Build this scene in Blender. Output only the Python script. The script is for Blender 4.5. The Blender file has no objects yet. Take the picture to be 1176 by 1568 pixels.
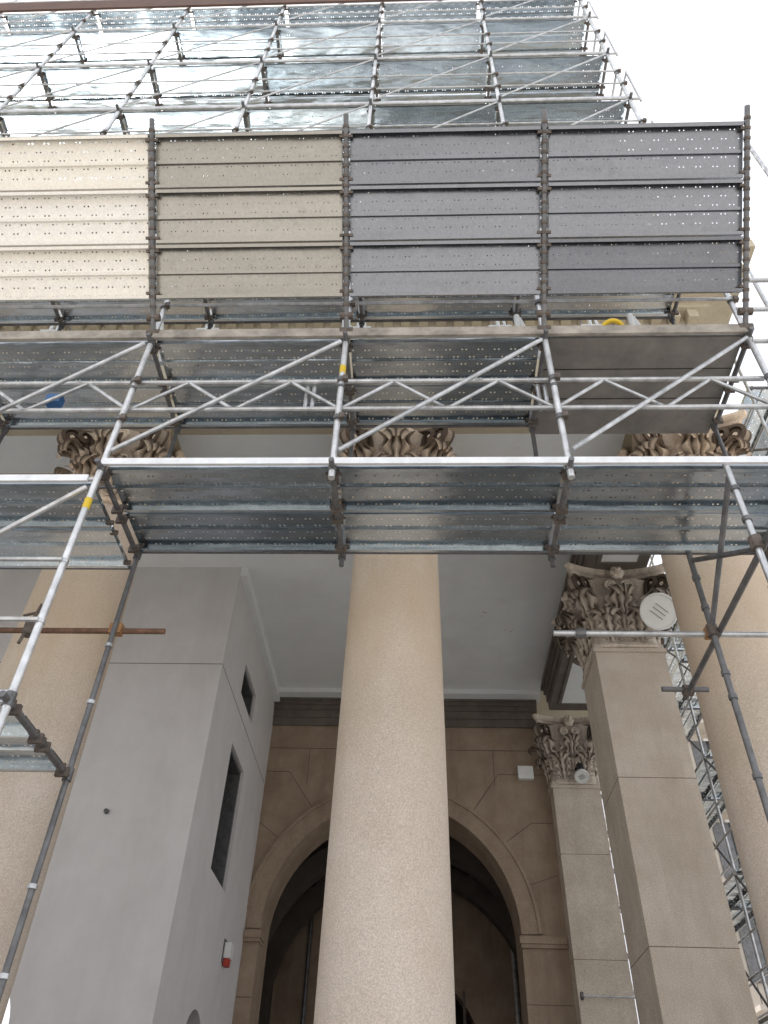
import bpy, math, random
from mathutils import Vector, Matrix
random.seed(4)
S=bpy.context.scene
R=math.radians
# ------------------------------------------------------------------ materials
def newmat(name):
    m=bpy.data.materials.new(name); m.use_nodes=True
    nt=m.node_tree; b=nt.nodes['Principled BSDF']; return m,nt,b
def N(nt,t,**k):
    n=nt.nodes.new(t)
    for a,v in k.items(): setattr(n,a,v)
    return n
def math_n(nt,op,a,b=None,c=None):
    n=N(nt,'ShaderNodeMath',operation=op)
    for i,x in enumerate((a,b,c)):
        if x is None: continue
        if isinstance(x,(int,float)): n.inputs[i].default_value=x
        else: nt.links.new(x,n.inputs[i])
    return n.outputs[0]
def noise(nt,scale,detail=6,rough=.6,vec=None):
    n=N(nt,'ShaderNodeTexNoise'); n.inputs['Scale'].default_value=scale
    n.inputs['Detail'].default_value=detail; n.inputs['Roughness'].default_value=rough
    if vec is not None: nt.links.new(vec,n.inputs['Vector'])
    return n.outputs['Fac']
def ramp(nt,fac,stops):
    r=N(nt,'ShaderNodeValToRGB'); e=r.color_ramp.elements
    e[0].position=stops[0][0]; e[0].color=(*stops[0][1],1)
    e[1].position=stops[-1][0]; e[1].color=(*stops[-1][1],1)
    for p,c in stops[1:-1]:
        x=e.new(p); x.color=(*c,1)
    nt.links.new(fac,r.inputs[0]); return r.outputs[0]
def mix(nt,fac,a,b,bt='MIX'):
    n=N(nt,'ShaderNodeMix',data_type='RGBA',blend_type=bt)
    if isinstance(fac,(int,float)): n.inputs[0].default_value=fac
    else: nt.links.new(fac,n.inputs[0])
    for i,x in ((6,a),(7,b)):
        if isinstance(x,tuple): n.inputs[i].default_value=(*x,1)
        else: nt.links.new(x,n.inputs[i])
    return n.outputs[2]
def stretch(nt,s):
    tc=N(nt,'ShaderNodeTexCoord'); mp=N(nt,'ShaderNodeMapping'); mp.inputs['Scale'].default_value=s
    nt.links.new(tc.outputs['Object'],mp.inputs['Vector']); return mp.outputs[0]
def stone(name,c1,c2,dirt=(.12,.10,.08),dirt_amt=.5,speck=.25,bump=.15,dscale=1.3,dthr=.5,point=False,topstain=None):
    m,nt,b=newmat(name)
    v=stretch(nt,(1,1,1)); vs=stretch(nt,(1.6,1.6,.28))
    base=mix(nt,ramp(nt,noise(nt,2.2,6,.65,v),[(.3,(0,0,0)),(.7,(1,1,1))]),c1,c2)
    sp=ramp(nt,noise(nt,80,3,.8,v),[(.38,(1-speck,)*3),(.62,(1+speck*.5,)*3)])
    base=mix(nt,1.0,base,sp,'MULTIPLY')
    dn=ramp(nt,noise(nt,dscale,7,.68,vs),[(dthr,(0,0,0)),(dthr+.28,(1,1,1))])
    f=math_n(nt,'MULTIPLY',dn,dirt_amt)
    col=mix(nt,f,base,dirt)
    if topstain:
        sx=N(nt,'ShaderNodeSeparateXYZ'); nt.links.new(v,sx.inputs[0])
        zz=math_n(nt,'ADD',sx.outputs[2],math_n(nt,'MULTIPLY',noise(nt,1.4,6,.65,vs),2.4))
        k=ramp(nt,math_n(nt,'DIVIDE',zz,10),[(.58,(0,0,0)),(.76,(1,1,1)),(.80,(1,1,1)),(.86,(.35,)*3)])
        col=mix(nt,math_n(nt,'MULTIPLY',k,.6),col,topstain)
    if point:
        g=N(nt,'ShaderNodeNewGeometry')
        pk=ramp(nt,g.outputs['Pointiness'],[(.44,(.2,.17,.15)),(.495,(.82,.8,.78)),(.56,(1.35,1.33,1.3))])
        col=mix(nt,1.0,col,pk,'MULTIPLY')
    nt.links.new(col,b.inputs['Base Color']); b.inputs['Roughness'].default_value=.85
    bp=N(nt,'ShaderNodeBump'); bp.inputs['Strength'].default_value=bump; bp.inputs['Distance'].default_value=.02
    nt.links.new(noise(nt,30,6,.7,v),bp.inputs['Height']); nt.links.new(bp.outputs[0],b.inputs['Normal'])
    return m
def plain(name,c,rough=.6,metal=0,var=.2,scale=6):
    m,nt,b=newmat(name)
    v=stretch(nt,(1,1,1))
    k=ramp(nt,noise(nt,scale,5,.65,v),[(.3,(1-var,)*3),(.7,(1+var*.4,)*3)])
    nt.links.new(mix(nt,1.0,c,k,'MULTIPLY'),b.inputs['Base Color'])
    b.inputs['Roughness'].default_value=rough; b.inputs['Metallic'].default_value=metal
    return m
def deckmat(name,c1,c2,metal=.85,rough=.38,hole=.008,bstr=.4):
    m,nt,b=newmat(name)
    v=stretch(nt,(1,1,1)); vx=stretch(nt,(.5,5,5))
    at=N(nt,'ShaderNodeAttribute',attribute_name='tone')
    n1=noise(nt,1.6,5,.6,vx)
    f=math_n(nt,'ADD',math_n(nt,'MULTIPLY',n1,.6),math_n(nt,'MULTIPLY',at.outputs['Fac'],.6))
    col=mix(nt,ramp(nt,f,[(.25,(0,0,0)),(.9,(1,1,1))]),c1,c2)
    vo=N(nt,'ShaderNodeTexVoronoi'); vo.inputs['Scale'].default_value=60; nt.links.new(v,vo.inputs['Vector'])
    sp=ramp(nt,vo.outputs['Color'],[(.0,(.88,)*3),(1,(1.05,)*3)])
    col=mix(nt,1.0,col,sp,'MULTIPLY')
    stain=ramp(nt,noise(nt,3.5,7,.7,v),[(.56,(0,0,0)),(.75,(1,1,1))])
    col=mix(nt,math_n(nt,'MULTIPLY',stain,.3),col,tuple(x*.6 for x in c1))
    nt.links.new(col,b.inputs['Base Color'])
    b.inputs['Metallic'].default_value=metal
    rr=math_n(nt,'ADD',math_n(nt,'MULTIPLY',noise(nt,9,4,.6,v),.2),rough-.1)
    nt.links.new(rr,b.inputs['Roughness'])
    bp=N(nt,'ShaderNodeBump'); bp.inputs['Strength'].default_value=bstr; bp.inputs['Distance'].default_value=.03
    nt.links.new(noise(nt,1.6,2,.5,stretch(nt,(1,2.5,2.5))),bp.inputs['Height']); nt.links.new(bp.outputs[0],b.inputs['Normal'])
    uv=N(nt,'ShaderNodeUVMap',uv_map='UVMap'); sx=N(nt,'ShaderNodeSeparateXYZ'); nt.links.new(uv.outputs[0],sx.inputs[0])
    vv=math_n(nt,'DIVIDE',sx.outputs[1],.0817)
    row=math_n(nt,'FLOOR',vv)
    sh=math_n(nt,'MULTIPLY',math_n(nt,'MODULO',row,2.0),.5)
    uu=math_n(nt,'ADD',math_n(nt,'DIVIDE',sx.outputs[0],.15),sh)
    fu=math_n(nt,'MULTIPLY',math_n(nt,'SUBTRACT',math_n(nt,'FRACT',uu),.5),.15)
    fv=math_n(nt,'MULTIPLY',math_n(nt,'SUBTRACT',math_n(nt,'FRACT',vv),.5),.0817)
    fu=math_n(nt,'SUBTRACT',math_n(nt,'ABSOLUTE',fu),.019)
    d=math_n(nt,'SQRT',math_n(nt,'ADD',math_n(nt,'MULTIPLY',fu,fu),math_n(nt,'MULTIPLY',fv,fv)))
    h=math_n(nt,'LESS_THAN',d,hole)
    tr=N(nt,'ShaderNodeBsdfTransparent'); ms=N(nt,'ShaderNodeMixShader')
    nt.links.new(h,ms.inputs[0]); nt.links.new(b.outputs[0],ms.inputs[1]); nt.links.new(tr.outputs[0],ms.inputs[2])
    nt.links.new(ms.outputs[0],nt.nodes['Material Output'].inputs['Surface'])
    return m
M={}
M['granite']=stone('column_granite',(.65,.55,.455),(.73,.64,.55),dirt=(.48,.36,.25),dirt_amt=.5,speck=.25,dscale=.7,topstain=(.50,.37,.235))
M['pillar']=stone('pillar_granite',(.54,.46,.38),(.66,.585,.50),dirt=(.32,.255,.19),dirt_amt=.5,speck=.28)
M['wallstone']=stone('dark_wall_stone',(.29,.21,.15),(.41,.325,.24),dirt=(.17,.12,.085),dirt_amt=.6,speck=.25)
M['entab']=stone('entablature_stone',(.54,.47,.35),(.64,.57,.44),dirt=(.25,.19,.14),dirt_amt=.5)
M['beam']=stone('dark_moulding_stone',(.13,.11,.095),(.20,.175,.15),dirt=(.06,.05,.045),dirt_amt=.6)
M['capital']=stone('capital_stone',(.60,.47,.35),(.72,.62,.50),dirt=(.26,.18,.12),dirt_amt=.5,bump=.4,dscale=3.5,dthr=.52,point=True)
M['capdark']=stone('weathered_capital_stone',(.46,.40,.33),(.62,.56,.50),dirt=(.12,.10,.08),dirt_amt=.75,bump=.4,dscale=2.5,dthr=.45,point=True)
M['joint']=plain('mortar_joint',(.16,.125,.10),.9)
M['ceiling']=stone('ceiling_plaster',(.77,.80,.81),(.83,.86,.86),dirt=(.62,.63,.61),dirt_amt=.45,speck=.02,bump=.03,dscale=.6,dthr=.52)
M['plaster']=stone('grey_plaster',(.63,.615,.615),(.70,.685,.69),dirt=(.52,.495,.485),dirt_amt=.6,speck=.03,bump=.04,dscale=.5,dthr=.46)
M['steel']=deckmat('galvanised_deck',(.34,.385,.42),(.74,.79,.82),metal=.96,rough=.21,bstr=.55)
M['fan']=deckmat('galvanised_fan_deck',(.20,.212,.24),(.30,.315,.35),metal=.9,rough=.30,hole=.0058)
M['fanglaresoft']=deckmat('galvanised_soft_glare_deck',(.34,.33,.305),(.46,.445,.41),metal=.85,rough=.33,hole=.0058)  # same steel as the fan, fainter sun glare put into the base colour
M['fanglare']=deckmat('sun_glare_deck',(.92,.87,.77),(.94,.91,.85),metal=.0,rough=.5)  # pale colour stands in for strong sun glare on plain galvanised steel
M['tube']=plain('galvanised_tube',(.60,.61,.62),.34,.75,.4,9)
M['post']=plain('galvanised_standard',(.74,.75,.76),.36,.6,.35,7)
M['zinc']=plain('bright_zinc_edge',(.82,.83,.84),.4,.4,.15,9)
M['tubedark']=plain('dull_tube',(.19,.19,.195),.5,.6,.4,9)
M['coupler']=plain('coupler_steel',(.17,.14,.12),.6,.5,.5,25)
M['rust']=plain('rusty_tube',(.20,.11,.07),.75,.2,.5,14)
M['wood']=plain('toe_board',(.38,.345,.30),.8,0,.5,5)
M['ply']=plain('plywood_board',(.23,.215,.20),.8,0,.35,3)
M['brown']=plain('brown_cover_board',(.13,.07,.05),.7,0,.3,3)
M['white']=plain('white_paint',(.82,.83,.82),.45,0,.1,8)
M['yellow']=plain('yellow_plastic',(.75,.52,.03),.5,0,.1)
M['orange']=plain('orange_coupler_paint',(.36,.19,.08),.6,0,.4,20)
M['blue']=plain('blue_plastic',(.04,.14,.35),.4,0,.2)
M['black']=plain('black_rubber',(.02,.02,.022),.5,0,.2)
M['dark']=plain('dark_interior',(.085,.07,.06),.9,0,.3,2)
M['glass']=plain('dark_window_glass',(.02,.022,.025),.12,0,.1)
M['lens']=plain('lamp_lens',(.86,.88,.86),.25,0,.05)
M['red']=plain('red_plastic',(.5,.05,.03),.5)
M['paving']=stone('piazza_paving',(.42,.395,.365),(.50,.475,.44),dirt=(.30,.28,.26),dirt_amt=.4,bump=.1)
M['render1']=stone('apartment_render',(.55,.50,.44),(.62,.57,.51),dirt=(.40,.35,.30),dirt_amt=.4,speck=.05)
M['render2']=stone('ochre_render',(.66,.59,.45),(.72,.65,.50),dirt=(.48,.40,.30),dirt_amt=.4,speck=.05)
# ------------------------------------------------------------------ mesh builder
class MB:
    def __init__(s): s.v=[];s.f=[];s.m=[];s.uv={};s.tone={};s.mats=[]
    def mi(s,k):
        if k not in s.mats: s.mats.append(k)
        return s.mats.index(k)
    def face(s,idx,k): s.f.append(tuple(idx)); s.m.append(s.mi(k)); return len(s.f)-1
    def add(s,*ps):
        n=len(s.v); s.v.extend([tuple(p) for p in ps]); return n
    def box(s,x0,x1,y0,y1,z0,z1,k):
        n=s.add((x0,y0,z0),(x1,y0,z0),(x1,y1,z0),(x0,y1,z0),(x0,y0,z1),(x1,y0,z1),(x1,y1,z1),(x0,y1,z1))
        for q in ((0,3,2,1),(4,5,6,7),(0,1,5,4),(1,2,6,5),(2,3,7,6),(3,0,4,7)): s.face([n+i for i in q],k)
    def obox(s,c,ax,ay,az,k):
        c=Vector(c);ax=Vector(ax);ay=Vector(ay);az=Vector(az)
        n=s.add(*[c+a*ax+b*ay+d*az for d in(-1,1) for a,b in((-1,-1),(1,-1),(1,1),(-1,1))])
        for q in ((0,3,2,1),(4,5,6,7),(0,1,5,4),(1,2,6,5),(2,3,7,6),(3,0,4,7)): s.face([n+i for i in q],k)
    def tube(s,p1,p2,r,k='tube',n=10,cap=True):
        p1=Vector(p1);p2=Vector(p2);d=(p2-p1).normalized()
        a=d.orthogonal().normalized();b=d.cross(a)
        st=len(s.v)
        for p in(p1,p2):
            for i in range(n):
                t=2*math.pi*i/n; s.v.append(tuple(p+(a*math.cos(t)+b*math.sin(t))*r))
        for i in range(n):
            j=(i+1)%n; s.face((st+i,st+j,st+n+j,st+n+i),k)
        if cap:
            s.face([st+i for i in range(n)][::-1],k); s.face([st+n+i for i in range(n)],k)
    def path(s,pts,r,k,n=6):
        for a,b in zip(pts[:-1],pts[1:]): s.tube(a,b,r,k,n)
    def lathe(s,prof,k,o=(0,0,0),axis=None,n=48):
        o=Vector(o)
        if axis is None: A,B,C=Vector((1,0,0)),Vector((0,1,0)),Vector((0,0,1))
        else:
            C=Vector(axis).normalized();A=C.orthogonal().normalized();B=C.cross(A)
        st=len(s.v)
        for r,z in prof:
            for i in range(n):
                t=2*math.pi*i/n; s.v.append(tuple(o+A*(r*math.cos(t))+B*(r*math.sin(t))+C*z))
        for q in range(len(prof)-1):
            for i in range(n):
                j=(i+1)%n; s.face((st+q*n+i,st+q*n+j,st+(q+1)*n+j,st+(q+1)*n+i),k)
        return st
    def grid(s,P,k,closed=False):
        nr=len(P);nc=len(P[0]);st=len(s.v)
        for row in P: s.v.extend([tuple(p) for p in row])
        for i in range(nr-1):
            for j in range(nc-1 if not closed else nc):
                j2=(j+1)%nc
                s.face((st+i*nc+j,st+i*nc+j2,st+(i+1)*nc+j2,st+(i+1)*nc+j),k)
    def deck(s,o,L,A,Nn,length,w=.49,k='steel',depth=.055,tone=None):
        o=Vector(o);L=Vector(L).normalized();A=Vector(A).normalized();Nn=Vector(Nn).normalized()
        t_=random.random(); tone=t_ if tone is None else tone; c=w/2
        tw=random.uniform(-.006,.006)
        pr=[(.03,-depth),(0,-depth),(0,0),(c-.022,0),(c-.014,-.022),(c+.014,-.022),(c+.022,0),(w,0),(w,-depth),(w-.03,-depth)]
        st=len(s.v)
        for l in(0,length):
            for y,z in pr: s.v.append(tuple(o+L*l+A*y+Nn*(z+(tw if l==0 else -tw)*(y/w-.5))))
        n=len(pr)
        for i in range(n-1):
            f=s.face((st+i,st+i+1,st+n+i+1,st+n+i),k); s.tone[f]=tone
            if i in(2,6): s.uv[f]=[(0,pr[i][0]),(0,pr[i+1][0]),(length,pr[i+1][0]),(length,pr[i][0])]
            else: s.uv[f]=[(0,0)]*4
        for l in(.004,length-.004):
            q=s.add(o+L*l,o+L*l+A*w,o+L*l+A*w-Nn*depth*.8,o+L*l-Nn*depth*.8)
            f=s.face((q,q+1,q+2,q+3),k); s.tone[f]=tone; s.uv[f]=[(0,0)]*4
        for l,sg in((0,-1),(length,1)):
            for y in(.05,w-.05):
                cc=o+L*(l+sg*.004)+A*y-Nn*.035
                s.obox(cc,L*.03,A*.012,Nn*.018,'coupler')
    def make(s,name,parent=None,smooth=True,angle=35):
        me=bpy.data.meshes.new(name); me.from_pydata(s.v,[],s.f); me.update()
        for k in s.mats: me.materials.append(M[k])
        me.polygons.foreach_set('material_index',s.m)
        if s.uv:
            uvl=me.uv_layers.new(name='UVMap')
            for fi,u in s.uv.items():
                for li,c in zip(me.polygons[fi].loop_indices,u): uvl.data[li].uv=c
        if s.tone:
            at=me.attributes.new('tone','FLOAT','FACE')
            for fi,t in s.tone.items(): at.data[fi].value=t
        if smooth:
            me.polygons.foreach_set('use_smooth',[True]*len(s.f)); me.set_sharp_from_angle(angle=R(angle))
        ob=bpy.data.objects.new(name,me); S.collection.objects.link(ob)
        if parent: ob.parent=parent
        return ob
def empty(name):
    e=bpy.data.objects.new(name,None); S.collection.objects.link(e); return e
# ------------------------------------------------------------------ camera
Z=Vector((50,1284,-1180)).normalized(); Y=Vector((50,-1085,-1180)); Y=(Y-Z*Y.dot(Z)).normalized(); X=Y.cross(Z)
cam=bpy.data.cameras.new('camera'); co=bpy.data.objects.new('camera',cam); S.collection.objects.link(co)
rot=Matrix((X,Y,Z)); co.matrix_world=Matrix.Translation((0,0,1.6))@rot.to_4x4()
cam.sensor_fit='VERTICAL'; cam.sensor_height=36; cam.lens=27.1; cam.clip_end=3000; cam.clip_start=.05
S.camera=co
# ------------------------------------------------------------------ light
sd=Vector((-.33,.20,.92)).normalized()
el=math.asin(sd.z); az=math.atan2(sd.x,sd.y)
w=bpy.data.worlds.new('World'); S.world=w; w.use_nodes=True
nt=w.node_tree; sky=nt.nodes.new('ShaderNodeTexSky'); sky.sky_type='NISHITA'; sky.sun_disc=False
sky.sun_elevation=el; sky.sun_rotation=az; sky.dust_density=5; sky.air_density=1
bg=nt.nodes['Background']
nt.links.new(mix(nt,.78,sky.outputs[0],(10.2,10.4,10.8)),bg.inputs[0]); bg.inputs[1].default_value=.15
sl=bpy.data.lights.new('sun','SUN'); sl.energy=5; sl.angle=R(.5); sl.color=(1,.965,.91)
so=bpy.data.objects.new('sun',sl); S.collection.objects.link(so); so.rotation_euler=sd.to_track_quat('Z','Y').to_euler()
S.view_settings.view_transform='Standard'; S.view_settings.look='None'; S.view_settings.exposure=0
# ------------------------------------------------------------------ ground
g=MB(); g.box(-800,800,-800,800,-.5,0,'paving'); g.make('ground',smooth=False)
# ------------------------------------------------------------------ capital
def capital(mb,cx,cy,z0,rb,H,sq=False,k='capital'):
    def sup(t):
        if not sq: return 1.0
        p=7; return 1/((abs(math.cos(t))**p+abs(math.sin(t))**p)**(1/p))
    def RR(h): return rb*(1+.03*h+.22*max(0,h)**3)
    def P(t,r,z): return (cx+math.cos(t)*r,cy+math.sin(t)*r,z0+z)
    rows=[]
    for i in range(13):
        h=i/12*.9
        rows.append([P(2*math.pi*j/48,RR(h)*sup(2*math.pi*j/48),h*H) for j in range(48)])
    mb.grid(rows,k,True)
    for zz,rr in((-.05,.035),(.0,.02)):
        rows=[]
        for i in range(9):
            a=math.pi*2*i/8
            rows.append([P(2*math.pi*j/48,(rb)*sup(2*math.pi*j/48)+rr*(.6+math.cos(a)),zz+rr*math.sin(a)) for j in range(48)])
        mb.grid(rows,k,True)
    def leaf(t0,zb,hl,W,proj):
        rows=[];ns=30;ntt=16;c=hl*.19
        for i in range(ns+1):
            s=i/ns
            if s<.70: z=s/.70*hl*.84; ext=proj*(s/.70)**2.2
            else:
                ph=(s-.70)/.30*math.pi*1.15
                z=hl*.84+c*.85*math.sin(ph); ext=proj+c*(1-math.cos(ph))*.85
            wd=W*(.7+.38*min(1,s/.6))*(1 if s<.70 else 1-.55*((s-.70)/.30)**1.5)
            wd*=1+.2*math.cos(s*2*math.pi*4.5)
            row=[]
            for j in range(ntt+1):
                t=-1+2*j/ntt
                base=RR((zb+z)/H)
                r0=ext+.045-.06*abs(t)**2*(1 if s<.70 else .4)+.022*math.cos(t*math.pi*4)*min(1,s*3)+(.02 if abs(t)<.08 else 0)
                lob=.022*math.cos(s*2*math.pi*4.5)*abs(t)
                an=t0+t*wd/base
                droop=-.05*t*t*(0 if s<.6 else (s-.6)/.4)
                row.append(P(an,base*sup(an)+r0+lob,zb+z+droop))
            rows.append(row)
        mb.grid(rows,k)
    for q in range(8):
        leaf(math.pi/4*q+math.pi/8,.0,.40*H,.185*rb/.5,.06)
        leaf(math.pi/4*q,.16*H,.50*H,.155*rb/.5,.11)
    rc=(1.66 if not sq else 1.95)*rb
    def scroll(t0,r_in,zs,rcen,zc,r0,turns,wid,side=0.0):
        pts=[]
        a0=R(150)
        sx,sz=rcen+r0*math.cos(a0),zc+r0*math.sin(a0)
        for i in range(10):
            u=i/10
            pts.append(((1-u)**2*r_in+2*(1-u)*u*(r_in+(sx-r_in)*.35)+u*u*sx,(1-u)**2*zs+2*(1-u)*u*(sz-.02)+u*u*sz))
        nn=34
        for i in range(nn+1):
            u=i/nn; a=a0-u*turns*2*math.pi; rr=r0*(1-u*.85)
            pts.append((rcen+rr*math.cos(a),zc+rr*math.sin(a)))
        rows=[];d=Vector((math.cos(t0),math.sin(t0),0));pp=Vector((-math.sin(t0),math.cos(t0),0))
        m=len(pts)
        for i,(r,z) in enumerate(pts):
            a=pts[max(0,i-1)];b=pts[min(m-1,i+1)]
            tx,tz=b[0]-a[0],b[1]-a[1];l=math.hypot(tx,tz) or 1
            nx,nz=-tz/l,tx/l
            u=i/m; hw=wid*(1 if u<.35 else 1-.35*(u-.35)/.65)*.5; th=.026
            row=[]
            for (w_,h_) in((-1,-1),(-.8,1),(-.35,.35),(.35,.35),(.8,1),(1,-1)):
                row.append(Vector((cx,cy,z0))+d*(r+nx*th*h_)+pp*(w_*hw+side)+Vector((0,0,z+nz*th*h_)))
            rows.append(row)
        mb.grid(rows,k,True)
        mb.tube(Vector((cx,cy,z0+zc))+d*rcen+pp*(side-wid*.42),Vector((cx,cy,z0+zc))+d*rcen+pp*(side+wid*.42),r0*.22,k,10)
    for q in range(4):
        t=math.pi/4+q*math.pi/2
        scroll(t,RR(.5)*sup(t)+.02,.46*H,rc,.735*H,.155*rb/.5,1.9,.17)
        scroll(t,RR(.5)*sup(t)+.01,.46*H,rc-.14,.79*H,.10,1.4,.27)
    for q in range(4):
        t=q*math.pi/2; d=Vector((math.cos(t),math.sin(t),0));pp=Vector((-math.sin(t),math.cos(t),0))
        for sg in(-1,1):
            pts=[]
            for i in range(30):
                u=i/29;a=R(200)-u*3.2*math.pi;rr=.085*(1-u*.8)
                pts.append(Vector((cx,cy,z0))+d*(RR(.8)+.09)+pp*sg*(-.12-rr*math.cos(a)*-1)+Vector((0,0,.76*H+rr*math.sin(a))))
            mb.path([Vector((cx,cy,z0+.5*H))+d*(RR(.5)+.03)+pp*sg*.24]+pts,.022,k,6)
        c=Vector((cx,cy,z0+.93*H))+d*(RR(.9)+.09)
        for i in range(6):
            a=i*math.pi/3
            mb.lathe([(0,-.05),(.05,-.03),(.06,0),(.04,.035),(0,.05)],k,c+pp*.07*math.cos(a)+Vector((0,0,.07*math.sin(a))),d,8)
        mb.lathe([(0,-.05),(.04,-.03),(.05,0),(.035,.05),(0,.07)],k,c+d*.03,d,8)
    hc=(1.48*rb)*(1.08 if sq else 1.0)
    def ab(sc):
        pts=[]
        for q in range(4):
            a=q*math.pi/2
            for i in range(-6,7):
                u=i/6*.93; dep=hc*sc-(.19*rb/.5)*(1-(u/.93)**2)
                x,y=dep,u*hc*sc
                pts.append((x*math.cos(a)-y*math.sin(a),x*math.sin(a)+y*math.cos(a)))
        return pts
    rows=[]
    for z,sc in((.885,.90),(.90,.93),(.93,.945),(.945,1.0),(.97,1.02),(1.0,1.03)):
        rows.append([(cx+x,cy+y,z0+z*H) for x,y in ab(sc)])
    mb.grid(rows,k,True)
    for r_ in(rows[0],rows[-1]):
        n=mb.add(*r_); mb.face([n+i for i in range(len(r_))],k)
# ------------------------------------------------------------------ historic building
bld=empty('colonnaded_church_building')
ZC=7.98; HC=1.27
def column(x,y):
    e=empty('corinthian_column') 
    mb=MB()
    def rad(z):
        u=(z-.42)/(ZC-.42); return .565-.0725*(u**1.7)
    pr=[(rad(.42+i*(ZC-.06-.42)/40),.42+i*(ZC-.06-.42)/40) for i in range(41)]
    pr+=[(rad(ZC)+.02,ZC-.02),(rad(ZC)+.02,ZC)]
    mb.lathe(pr,'granite',(x,y,0),n=64)
    mb.lathe([(rad(6.68)+.001,6.677),(rad(6.68)+.001,6.683)],'pillar',(x,y,0),n=64)
    mb.make('shaft',e)
    b=MB(); tor=lambda r,zc,h:[(r+h*math.cos(a),zc+h*math.sin(a)) for a in [R(-90+i*22.5) for i in range(9)]]
    b.lathe(tor(.64,.20,.07)+[(.62,.28),(.59,.31),(.61,.33)]+tor(.60,.375,.04)+[(.565,.43)],'granite',(x,y,0),n=48)
    b.box(x-.74,x+.74,y-.74,y+.74,0,.13,'granite'); b.make('base',e)
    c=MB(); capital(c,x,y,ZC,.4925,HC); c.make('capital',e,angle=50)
    return e
for cx in(-7.55,-3.9,-.25,3.42): column(cx,7.15)
mb=MB()
XL=-16
def lay(z0,z1,y0,x1,k='entab',y1=7.7): mb.box(XL,x1,y0,y1,z0,z1,k)
lay(9.25,9.52,6.66,3.95); lay(9.52,9.80,6.63,3.98); lay(9.80,9.95,6.58,4.03); lay(9.95,10.05,6.52,4.09)
lay(10.05,11.1,6.66,3.95); lay(11.1,11.2,6.6,4.0); lay(11.2,11.32,6.55,4.06)
for i in range(75):
    x=4.0-i*.26; mb.box(x-.07,x+.07,6.40,6.549,11.322,11.50,'entab')
lay(11.505,11.6,6.36,4.25); lay(11.32,11.505,6.56,4.05); lay(11.6,12.0,6.08,4.62); lay(12.0,12.12,6.02,4.70); lay(12.12,12.3,5.95,4.82); lay(12.3,12.5,5.86,4.98)
mb.make('entablature',bld,smooth=False)
mb=MB()
for x0,x1 in((-7,-4.6),(-3.2,-.95),(.45,2.72),):
    mb.box(x0,x1,6.80,7.5,9.243,9.2505,'ceiling')
mb.make('soffit_panels',bld,smooth=False)
mb=MB()
mb.box(XL,3.95,7.7,24,10.1,12.5,'render2')
mb.box(XL,4.3,6.75,24,12.5,17.6,'render2')
for i in range(6):
    x=2.6-i*3.6
    mb.box(x-.75,x+.75,6.70,6.76,13.4,16.0,'entab'); mb.box(x-.55,x+.55,6.66,6.71,13.6,15.8,'glass')
mb.make('upper_storey',bld,smooth=False)
mb=MB()
mb.box(XL,2.6,7.7,15.0,9.9,10.099,'ceiling')
mb.box(XL,2.6,14.55,14.9,9.80,9.899,'ceiling')
mb.box(-3.049,-2.93,10.46,14.9,9.72,9.899,'ceiling')
for (x,y) in((1.2,11.8),(1.75,12.3),(.35,13.7)):
    for q in range(3):
        a=random.random()*6.28; rr=random.uniform(.015,.035)
        xx,yy=x+math.cos(a)*.07,y+math.sin(a)*.07
        n=mb.add(*[(xx+rr*random.uniform(.5,1.2)*math.cos(t),yy+rr*random.uniform(.5,1.2)*math.sin(t),9.896) for t in [i*.8 for i in range(8)]])
        mb.face([n+i for i in range(8)],'pillar')
mb.make('portico_ceiling',bld,smooth=False)
mb=MB()
def beam(x0,x1,y0,y1):
    mb.box(x0,x1,y0,y1,9.25,9.42,'beam'); mb.box(x0-.03,x1+.03,y0,y1,9.42,9.58,'beam'); mb.box(x0-.07,x1+.07,y0,y1,9.58,9.68,'beam')
    mb.box(x0-.12,x1+.12,y0,y1,9.68,9.76,'beam'); mb.box(x0-.03,x1+.03,y0,y1,9.76,10.099,'beam')
beam(2.66,3.6,7.7,14.2)
mb.box(2.86,3.42,8.05,9.45,9.242,9.251,'ceiling'); mb.box(2.86,3.42,11.25,13.9,9.242,9.251,'ceiling')
for a,b,c,d in((2.86,3.42,11.2,11.25),(2.86,3.42,13.9,13.95),(2.80,2.86,11.2,13.95),(3.42,3.48,11.2,13.95),(2.80,2.86,8.0,9.5),(3.42,3.48,8.0,9.5),(2.86,3.42,9.45,9.5)):
    mb.box(a,b,c,d,9.225,9.2503,'beam')
for z0,z1,p in((9.25,9.42,0),(9.42,9.58,.03),(9.58,9.68,.07),(9.68,9.76,.12),(9.76,9.898,.17)):
    mb.box(-3.049,2.53,14.95-p,15.0,z0,z1,'beam')
mb.make('portico_beams',bld,smooth=False)
def pier(x0,x1,y0,y1,name,js):
    mb=MB()
    zt=ZC
    mb.box(x0,x1,y0,y1,.5,zt-.02,'pillar'); mb.box(x0-.08,x1+.08,y0-.08,y1+.08,0,.4,'pillar'); mb.box(x0-.04,x1+.04,y0-.04,y1+.04,.4,.5,'pillar')
    for z in js:
        mb.box(x0-.002,x1+.002,y0-.002,y1+.002,z-.004,z+.004,'joint')
    mb.box(x0-.03,x1+.03,y0-.03,y1+.03,zt-.16,zt-.10,'pillar')
    mb.make(name,bld,smooth=False)
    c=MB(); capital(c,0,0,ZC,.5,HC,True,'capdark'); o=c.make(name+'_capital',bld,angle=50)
    o.scale=((x1-x0)/1.02,(y1-y0)/1.02,1); o.location=((x0+x1)/2,(y0+y1)/2,0)
pier(2.62,3.62,9.8,10.85,'near_pier',(2.2,3.96,5.93))
pier(2.62,3.52,14.62,15.5,'far_pier',(2.9,4.9,6.6))
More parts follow.
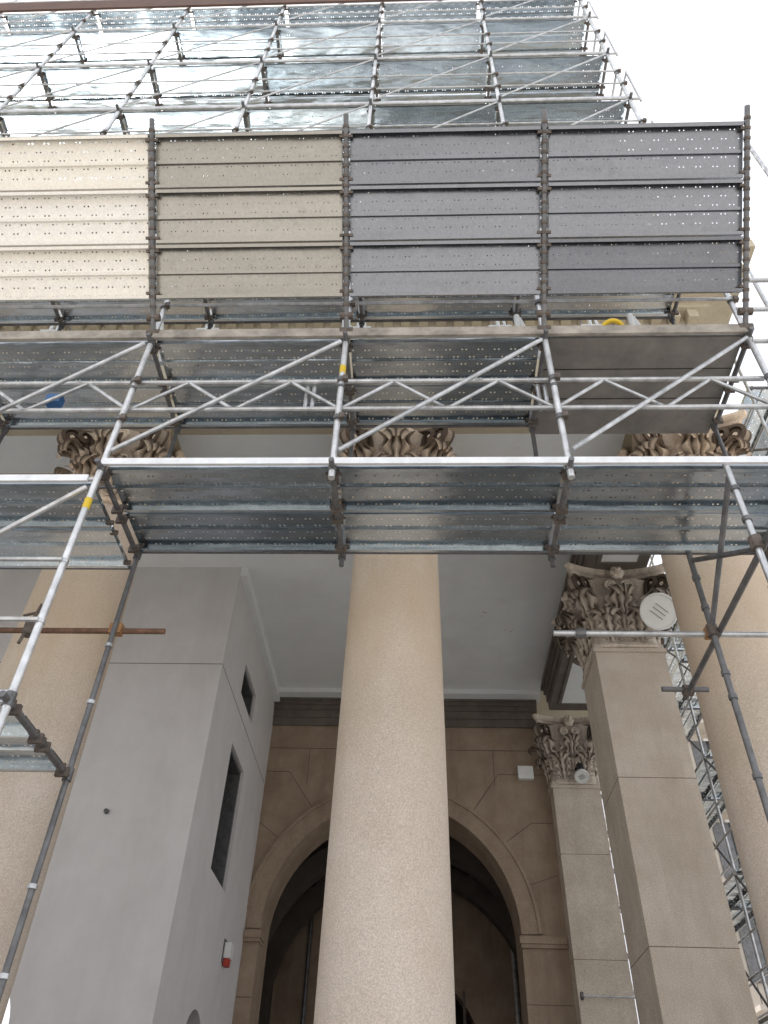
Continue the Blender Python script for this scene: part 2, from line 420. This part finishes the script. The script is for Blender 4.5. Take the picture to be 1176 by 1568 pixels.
def arch_wall(mb,a0,a1,z0,z1,ac,r,zs,p0,p1,k,axis='x',n=28):
    def Q(a,p,z): return (a,p,z) if axis=='x' else (p,a,z)
    for p in(p0,p1):
        if ac-r>a0+1e-4:
            q=mb.add(Q(a0,p,z0),Q(ac-r,p,z0),Q(ac-r,p,z1),Q(a0,p,z1)); mb.face((q,q+1,q+2,q+3),k)
        if ac+r<a1-1e-4:
            q=mb.add(Q(ac+r,p,z0),Q(a1,p,z0),Q(a1,p,z1),Q(ac+r,p,z1)); mb.face((q,q+1,q+2,q+3),k)
        for i in range(n):
            t0=math.pi*i/n;t1=math.pi*(i+1)/n
            A=(ac-r*math.cos(t0),zs+r*math.sin(t0));B=(ac-r*math.cos(t1),zs+r*math.sin(t1))
            q=mb.add(Q(A[0],p,A[1]),Q(B[0],p,B[1]),Q(B[0],p,z1),Q(A[0],p,z1)); mb.face((q,q+1,q+2,q+3),k)
    pts=[(ac-r,z0)]+[(ac-r*math.cos(math.pi*i/n),zs+r*math.sin(math.pi*i/n)) for i in range(n+1)]+[(ac+r,z0)]
    for A,B in zip(pts[:-1],pts[1:]):
        q=mb.add(Q(A[0],p0,A[1]),Q(B[0],p0,B[1]),Q(B[0],p1,B[1]),Q(A[0],p1,A[1])); mb.face((q,q+1,q+2,q+3),k)
def ring(mb,ac,zs,r0,r1,p0,p1,k,n=40):
    sec=[(r0,p1),(r0,p0),(r1,p0),(r1,p1)]
    rows=[]
    for i in range(n+1):
        t=math.pi*i/n
        rows.append([(ac-rr*math.cos(t),p,zs+rr*math.sin(t)) for rr,p in sec])
    mb.grid(rows,k)
AC,AR,AZ=-.47,2.3,5.35
mb=MB()
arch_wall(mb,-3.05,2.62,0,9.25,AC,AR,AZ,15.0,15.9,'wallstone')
ring(mb,AC,AZ,AR,AR+.30,14.955,15.0,'wallstone'); ring(mb,AC,AZ,AR+.30,AR+.36,14.93,15.0,'wallstone')
for s_ in(-1,1):
    xa=AC+s_*AR
    x0,x1=(xa,2.6) if s_>0 else (-3.04,xa)
    mb.box(x0-.04*(s_>0),x1+.04*(s_<0),14.90,15.3,AZ-.16,AZ-.04,'wallstone'); mb.box(x0-.02*(s_>0),x1+.02*(s_<0),14.93,15.3,AZ-.22,AZ-.16,'wallstone')
def strip(x0,z0,x1,z1,w=.005,y=14.995):
    d=Vector((x1-x0,0,z1-z0)); l=d.length; d/=l; nrm=Vector((-d.z,0,d.x))
    mb.obox(((x0+x1)/2,y+.004,(z0+z1)/2),d*l/2,Vector((0,.006,0)),nrm*w,'joint')
for i in range(1,10):
    t=math.pi*i/10
    c,s2=math.cos(t),math.sin(t)
    r1=AR+.36; r2=AR+1.0+.28*(i%2)
    xe=AC-r2*c; ze=AZ+r2*s2
    if xe<-3.04: f=( -3.04-(AC-r1*c))/((xe)-(AC-r1*c)); xe=-3.04; ze=AZ+r1*s2+f*(ze-AZ-r1*s2)
    if xe>2.6: f=(2.6-(AC-r1*c))/((xe)-(AC-r1*c)); xe=2.6; ze=AZ+r1*s2+f*(ze-AZ-r1*s2)
    strip(AC-r1*c,AZ+r1*s2,xe,ze)
    if abs(c)>.5 and -3.03<xe<2.59: strip(xe,ze,-3.04 if c>0 else 2.6,ze)
for z in(8.75,): strip(-3.04,z,2.6,z)
for x,z0,z1 in((-2.2,8.0,8.75),(1.55,8.0,8.75)): strip(x,z0,x,z1)
for z in(1.0,2.2,3.3,4.3):
    strip(-3.04,z,AC-AR,z); strip(AC+AR,z,2.6,z)
mb.box(2.02,2.32,14.88,14.99,8.12,8.38,'white')
mb.make('arched_stone_wall',bld,smooth=False)
mb=MB()
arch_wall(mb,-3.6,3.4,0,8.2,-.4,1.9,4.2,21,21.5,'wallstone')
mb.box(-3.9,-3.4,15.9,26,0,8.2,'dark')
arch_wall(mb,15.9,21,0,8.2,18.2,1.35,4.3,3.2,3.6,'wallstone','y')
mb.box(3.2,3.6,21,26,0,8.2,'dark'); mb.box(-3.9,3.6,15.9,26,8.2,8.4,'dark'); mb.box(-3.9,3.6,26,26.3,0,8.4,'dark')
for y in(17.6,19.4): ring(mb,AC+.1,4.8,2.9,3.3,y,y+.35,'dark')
mb.box(2.85,3.19,16.2,16.6,0,8.2,'pillar'); mb.box(2.85,3.19,19.8,20.2,0,8.2,'wallstone')
mb.tube((2.3,20.7,0),(2.3,20.7,8),.06,'tube'); mb.tube((-2.6,20.8,0),(-2.6,20.8,8),.05,'tubedark')
for x in(-1.9,-.9,.1,1.1): mb.box(x-.03,x+.03,20.9,20.96,0,5.6,'coupler')
mb.box(-2.3,1.5,20.9,20.97,4.15,4.25,'coupler')
mb.make('passage_interior',bld,smooth=False)
mb=MB()
arch_wall(mb,XL,-3.05,0,9.9,-5.52,.8,3.05,10.45,10.85,'plaster')
q=mb.add((-3.05,10.45,0),(-3.05,10.85,0),(-3.05,10.85,9.9),(-3.05,10.45,9.9)); mb.face((q,q+1,q+2,q+3),'plaster')
mb.box(-3.45,-3.05,10.85,11.9,0,9.9,'plaster'); mb.box(-3.45,-3.05,13.05,15.0,0,9.9,'plaster')
arch_wall(mb,11.9,13.05,0,5.37,12.475,.5749,3.1,-3.45,-3.05,'plaster','y')
mb.box(-3.45,-3.05,11.9,13.05,7.35,8.28,'plaster'); mb.box(-3.45,-3.05,11.9,13.05,8.86,9.9,'plaster')
mb.box(-3.40,-3.36,11.9,13.05,5.37,7.35,'glass'); mb.box(-3.40,-3.36,11.9,13.05,8.28,8.86,'glass'); mb.box(-3.9,-3.7,11,14,0,4,'dark')
for z0,z1 in((5.37,7.35),(8.28,8.86)):
    for a,b,c,d in((11.9,11.96,z0,z1),(12.99,13.05,z0,z1),(11.96,12.99,z0,z0+.06),(11.96,12.99,z1-.06,z1)):
        mb.box(-3.36,-3.1,a,b,c,d,'tubedark')
    mb.box(-3.36,-3.33,12.45,12.5,z0+.06,z1-.06,'tubedark')
mb.box(-3.0495,-3.046,10.46,14.9,7.96,7.970,'tubedark'); mb.box(XL,-3.046,10.446,10.4505,7.96,7.970,'tubedark')
mb.lathe([(.0,-.05),(.03,-.04),(.035,0)],'tubedark',(-4.25,10.44,5.62),(0,1,0),12)
# alarm box with red beacon: rounded housing, lid and bracket
mb.box(-3.03,-2.95,13.57,13.73,4.46,4.56,'red'); mb.box(-3.04,-2.93,13.54,13.76,4.56,4.78,'white'); mb.box(-3.046,-3.03,13.5,13.8,4.5,4.82,'tubedark')
mb.make('plastered_wall',bld,smooth=False)
# ------------------------------------------------------------------ scaffold
sc=empty('facade_scaffolding')
XS=[-13.245+1.8*i for i in range(10)]
FY,BY=4.1,5.16; r=.0242
L2=7.56
LV=[5.9,L2,9.45,11.33,13.2,15.08,16.95]
TOP=18.25
posts=MB();rails=MB();decks=MB();coup=MB();wood=MB()
def cpl(p,k='coupler',r_=.036,h=.035,ax=(0,0,1)):
    p=Vector(p);a=Vector(ax)*h; coup.tube(p-a,p+a,r_,k,10)
for X_ in XS:
    central=X_>-.7
    for Yp in(FY,BY):
        zb=5.72 if central else 0
        posts.tube((X_,Yp,zb),(X_,Yp,19.2 if Yp==FY else 19.0),r*(1.1 if Yp==FY else .9),'post' if Yp==FY else 'tubedark',12)
        if not central: coup.lathe([(.075,0),(.075,.01),(.03,.02)],'tubedark',(X_,Yp,0),n=12)
        for l in LV+([2.0,3.9] if not central else []):
            cpl((X_,Yp,l-.06),'tubedark',.034,.045)
            if l>=5.9:
                coup.tube((X_,Yp,l+.9),(X_,Yp,l+.93),.032,'tubedark',10)
                for dz in(.5,1.0):
                    cpl((X_,Yp-.01,l+dz),'tubedark',.036,.022)
                    if Yp==FY: coup.obox((X_+.035,Yp-.03,l+dz),(.022,0,0),(0,.022,0),(0,0,.028),'coupler')
    for l in LV+([2.05,3.9] if not central else []):
        rails.tube((X_,FY,l-.075),(X_,BY,l-.075),r*.95,'tubedark',10)
        for y in(FY+.08,FY+.46,FY+.58,FY+.96):
            rails.obox((X_,y,l-.085),(.045,0,0),(0,.014,0),(0,0,.032),'coupler')
        rails.tube((X_,FY-.10,l-.075),(X_,FY,l-.075),r*.9,'tubedark',10)
for i in range(len(XS)-1):
    x0,x1=XS[i],XS[i+1]; left=x1<-2.3; last=(i==len(XS)-2)
    lv=list(LV)+[TOP]
    if left: lv=[2.05,3.9,5.72]+LV[1:]+[TOP]
    for l in lv:
        jz=random.uniform(-.006,.006)
        if l==L2 and last:
            wood.box(x0+.03,x1-.03,FY+.02,BY+.1,l-.05,l,'ply')
            for y in(4.45,4.8): wood.box(x0+.03,x1-.03,y,y+.008,l-.054,l-.0495,'black')
        else:
            tn=1.0 if l==9.45 else None  # deck above the gap: bright reflections painted in as a lighter tone
            decks.deck((x0+.035,FY+.03,l+jz),(1,0,0),(0,1,0),(0,0,1),1.73,tone=tn)
            decks.deck((x0+.035,FY+.54,l-jz),(1,0,0),(0,1,0),(0,0,1),1.73,tone=tn)
        rails.tube((x0,FY-.005,l-.015),(x1,FY-.005,l-.015),r*.8,'tube',10)
        rails.tube((x0,BY+.01,l-.02),(x1,BY+.01,l-.02),r*.75,'tubedark',10)
        if l>5.8 or left:
            for dz in(.5,1.0):
                if l in(5.9,5.72) : continue
                rails.tube((x0,FY-.03,l+dz),(x1,FY-.03,l+dz),r*(.7 if l<9 else .5),'tube',8)
                if l>9: rails.tube((x0,BY+.03,l+dz),(x1,BY+.03,l+dz),r*.5,'tubedark',8)
        up={5.9:L2,5.72:L2,L2:9.45,2.05:3.9,3.9:5.72}.get(l,l+1.87)
        if l!=L2 and l!=TOP:
            rails.tube((x0+.04,FY-.03,l+.10),(x1-.04,FY-.03,up-.12),r*(.8 if l<9 else .5),'tube',8)
        if 9<l<TOP: wood.box(x0+.03,x1-.03,FY-.005,FY+.02,l+.01,l+.08,'tube')
    wood.box(x0+.01,x1-.01,FY-.045,FY-.02,L2-.05,L2+.07,'wood')
    za,zb=6.60,6.97
    yy=FY+.06
    rails.tube((x0,yy,za),(x1,yy,za),r*.95,'tube',10); rails.tube((x0,yy,zb),(x1,yy,zb),r*.95,'tube',10)
    for q in range(4):
        a=x0+(x1-x0)*q/4;b=x0+(x1-x0)*(q+1)/4
        if q%2==0: rails.tube((a,yy,za),(b,yy,zb),r*.65,'tube',8)
        else: rails.tube((a,yy,zb),(b,yy,za),r*.65,'tube',8)
    rails.tube((x0,BY-.05,6.62),(x1,BY-.05,6.62),r*.8,'tubedark',8)
rails.box(-2.445,3.9,FY-.04,FY-.015,5.84,5.905,'zinc')
rails.box(XS[0],-2.5,FY-.04,FY-.015,5.66,5.725,'zinc')
decks.deck((2.99,FY+.03,5.9),(1,0,0),(0,1,0),(0,0,1),1.73); decks.deck((2.99,FY+.54,5.9),(1,0,0),(0,1,0),(0,0,1),1.73)
for l in LV[2:]:
    for dz in(.5,1.0): rails.tube((2.955,FY-.05,l+dz),(2.955,BY+.05,l+dz),r*.7,'tube',8)
    rails.tube((2.955,FY,l),(2.955,BY,l+1.8),r*.6,'tube',8)
    rails.tube((2.955,FY,l-.02),(3.12,FY,l-.02),r*.7,'tube',8); rails.tube((3.10,FY,l-.1),(3.10,FY,l+1.05),r*.6,'tube',8); rails.tube((3.10,FY,l+1.0),(3.0,BY,l+1.0),r*.6,'tube',8)
wood.box(XS[0],3.0,4.02,4.05,18.02,18.5,'brown')
for yp in(FY,BY):
    posts.tube((2.32,yp,0),(2.32,yp,5.86),r,'tube' if yp==FY else 'tubedark',12)
    for z in(1.2,2.4,3.3,3.9,4.5,4.7,5.3,5.6): cpl((2.32,yp,z),'tubedark',.033,.018)
    cpl((2.32,yp,5.08),'coupler',.045,.05)
posts.tube((2.37,3.85,5.07),(2.37,6.2,5.07),r,'tubedark',12)
rails.tube((2.32,FY,5.75),(2.32,BY,5.1),r*.9,'tubedark',10); rails.tube((2.32,FY+.1,5.1),(2.32,BY-.05,5.75),r*.9,'tubedark',10)
posts.tube((1.09,5.21,5.08),(4.2,5.21,5.08),r,'tube',12)
posts.tube((2.15,6.1,5.10),(2.55,6.1,5.10),r,'tubedark',12); cpl((2.37,6.1,5.09),'coupler',.05,.04,(1,0,0))
cpl((1.3,5.21,5.08),'tubedark',.04,.04,(1,0,0)); coup.obox((2.32,5.2,5.08),(.05,0,0),(0,.03,0),(0,0,.04),'orange')
posts.tube((4.12,FY,0),(4.12,FY,12),r,'tube',12); posts.tube((4.12,BY,0),(4.12,BY,12),r,'tube',12)
rails.tube((2.955,FY,5.0),(4.12,FY,7.2),r,'tube',10)
for z in(6.4,6.9,7.4,7.9,8.4): rails.tube((2.955,FY-.02,z),(4.12,FY-.02,z),r*.9,'tube',10)
posts.tube((-3.6,5.22,5.08),(-2.05,5.22,5.08),r,'rust',12); coup.obox((-2.445,5.2,5.08),(.05,0,0),(0,.035,0),(0,0,.045),'orange')
coup.obox((-3.15,5.2,5.08),(.05,0,0),(0,.04,0),(0,0,.06),'coupler'); rails.tube((-3.2,5.18,4.93),(-3.12,5.16,5.3),.014,'coupler'); rails.tube((-3.25,5.18,5.2),(-3.05,5.16,5.24),.012,'coupler')
for z in(1.1,1.6,2.6,3.1,4.4,4.9):
    for yp in(FY,BY): cpl((-2.445,yp,z),'tube',.032,.014)
for p in((-.645,FY,7.05),(-2.445,FY,5.45)): coup.tube(Vector(p)-Vector((0,0,.05)),Vector(p)+Vector((0,0,.05)),.0282,'yellow',12)
for x in(-4.6,-2.62,-.72,1.0,2.12):
    rails.tube((x,5.45,9.55),(x,5.45,10.35),r,'white',8); rails.tube((x+.1,5.45,9.55),(x+.02,5.45,10.3),r*.8,'white',8); rails.tube((x-.12,5.45,9.7),(x+.16,5.45,9.7),r*.8,'white',8)
    rails.tube((x,5.45,10.2),(x,6.6,10.2),r*.8,'tube',8)
    rails.tube((x,FY+.3,L2+.02),(x,FY+.3,L2+.75),r*1.3,'white',8); rails.tube((x+.18,FY+.3,L2+.02),(x+.02,FY+.3,L2+.7),r*1.1,'white',8)
    rails.tube((x-.1,FY+.3,L2+.5),(x+.22,FY+.3,L2+.5),r*.9,'white',8)
for x in(-.95,1.04):
    for q in range(2): rails.tube((x+q*.06,FY+.1,6.62),(x+q*.06,FY+.1,6.95),.02,'tube',8)
rails.box(-3.25,-3.12,4.2,4.28,6.78,6.88,'blue')
coup.lathe([(.10+.022*math.cos(a),.022*math.sin(a)) for a in [i*math.pi/4 for i in range(9)]],'yellow',(1.80,4.16,L2+.12),(0,.7,1),20)
posts.make('standards',sc);rails.make('ledgers_and_braces',sc);decks.make('steel_decks',sc,smooth=False);coup.make('couplers',sc);wood.make('boards',sc,smooth=False)
# debris fan
fan=MB()
p0=Vector((0,4.1,7.62));p1=Vector((0,2.83,8.95));dv=(p1-p0);Lf=dv.length;dv.normalize()
nf=-Vector((0,dv.z,-dv.y)) # towards the street and down
nup=-nf
for i,X_ in enumerate(XS):
    fan.tube(Vector((X_,0,0))+p0-dv*.12+nf*.03,Vector((X_,0,0))+p1+dv*.14+nf*.03,.024,'tubedark',10)
    for q in range(19):
        c=Vector((X_,0,0))+p0+dv*(.25+q*.09)+nf*.03; fan.tube(c-dv*.012,c+dv*.012,.031,'coupler',8)
    fan.tube(Vector((X_,0,0))+p0-dv*.12+nf*.02,(X_,FY,7.47),.02,'tubedark',8)
    c=Vector((X_,0,0))+p0+nf*.02; fan.tube(c-Vector((.06,0,0)),c+Vector((.06,0,0)),.045,'coupler',10)
    c=c+dv*.15; fan.tube(c-Vector((.06,0,0)),c+Vector((.06,0,0)),.035,'coupler',10)
    if i<len(XS)-1:
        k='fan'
        if X_<-4: k='fanglare'
        elif X_<-2: k='fanglaresoft'
        for q in range(3):
            o=Vector((X_+.035,0,0))+p0+dv*(.325+q*.508)+nup*.01
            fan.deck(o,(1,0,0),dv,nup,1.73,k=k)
        fan.tube(Vector((X_,0,0))+p1,Vector((XS[i+1],0,0))+p1,.018,'tubedark',8)
fan.make('debris_fan',sc,smooth=False)
# ------------------------------------------------------------------ side scaffolding
s2=empty('side_scaffolding')
a=MB();b=MB();c=MB()
YS=[7.4+1.8*i for i in range(9)]
for y in YS:
    for x in(4.95,6.0): a.tube((x,y,0),(x,y,12.2),r,'tube',10)
    for l in(2.0,3.9,5.8,7.7,9.6,11.0): b.tube((4.95,y,l-.07),(6.0,y,l-.07),r,'tubedark',8)
for i in range(len(YS)-1):
    y=YS[i]
    for l in(2.0,3.9,5.8,7.7,9.6,11.0):
        c.deck((5.98,y+.035,l),(0,1,0),(-1,0,0),(0,0,1),1.73); c.deck((5.47,y+.035,l),(0,1,0),(-1,0,0),(0,0,1),1.73)
        for x in(4.95,6.0):
            for dz in(.5,1.0): b.tube((x,y,l+dz),(x,y+1.8,l+dz),r*.8,'tube',8)
        if l<10: b.tube((4.95,y,l),(4.95,y+1.8,l+1.8),r*.8,'tubedark',8)
a.make('standards',s2);b.make('ledgers_and_braces',s2);c.make('steel_decks',s2,smooth=False)
# ------------------------------------------------------------------ lamps
def lamp(loc,rad,ax,arm):
    e=empty('floodlight'); m=MB(); ax=Vector(ax).normalized(); loc=Vector(loc)
    m.lathe([(0,-.10*rad/.27),(rad*.6,-.09*rad/.27),(rad*.95,-.03),(rad,0),(rad,.03),(rad*.9,.035)],'white',loc,ax,32)
    m.lathe([(rad*.9,.03),(rad*.88,.022),(0,.022)],'lens',loc,ax,32)
    u=ax.orthogonal().normalized()
    for q in(-.3,0,.3): m.obox(loc+ax*.03+u*q*rad*.8,u*.003,ax.cross(u)*rad*.4,ax*.004,'tubedark')
    m.make('housing',e)
    m=MB(); m.path([loc-ax*.08,loc-ax*.2+Vector((-.02,.05,.1)),Vector(arm)],.025,'black',8); m.lathe([(0,0),(.07,0),(.07,.3),(.0,.3)],'black',loc-ax*.38,ax,16); m.make('bracket',e)
lamp((3.50,9.3,8.2),.27,(-.1,-.85,-.55),(3.55,9.8,8.7))
lamp((3.15,14.35,7.95),.14,(-.1,-.6,-.8),(3.1,14.62,8.2))
mbt=MB(); mbt.tube((2.66,14.5,4.35),(3.6,14.5,4.35),.015,'tube'); mbt.lathe([(0,-.02),(.06,-.02),(.06,.02),(0,.02)],'tubedark',(2.66,14.5,4.35),(1,0,0),12); mbt.make('tie_rod')
# ------------------------------------------------------------------ distant apartment building
ap=empty('apartment_building'); m=MB()
m.box(11.0,32,30,45,0,17.5,'render1'); m.box(10.7,32.3,29.6,45.3,17.5,17.9,'render1')
for fl in range(5):
    z=1+fl*3.3
    m.box(10.9,32,29.0,30,z+2.55,z+2.7,'render1')
    for i in range(6):
        x=11.8+i*3.2
        m.box(x,x+1.2,29.94,30.01,z+.2,z+2.2,'glass'); m.box(x-.08,x+1.28,29.9,29.99,z+2.2,z+2.3,'white')
        m.box(x-.6,x,29.93,29.995,z+.2,z+2.2,'tubedark')
    for i in range(60): m.tube((11.0+i*.34,29.05,z+2.7),(11.0+i*.34,29.05,z+3.6),.015,'tubedark',5,False)
    m.tube((11.0,29.05,z+3.6),(32,29.05,z+3.6),.03,'tubedark')
m.make('facade',ap,smooth=False)
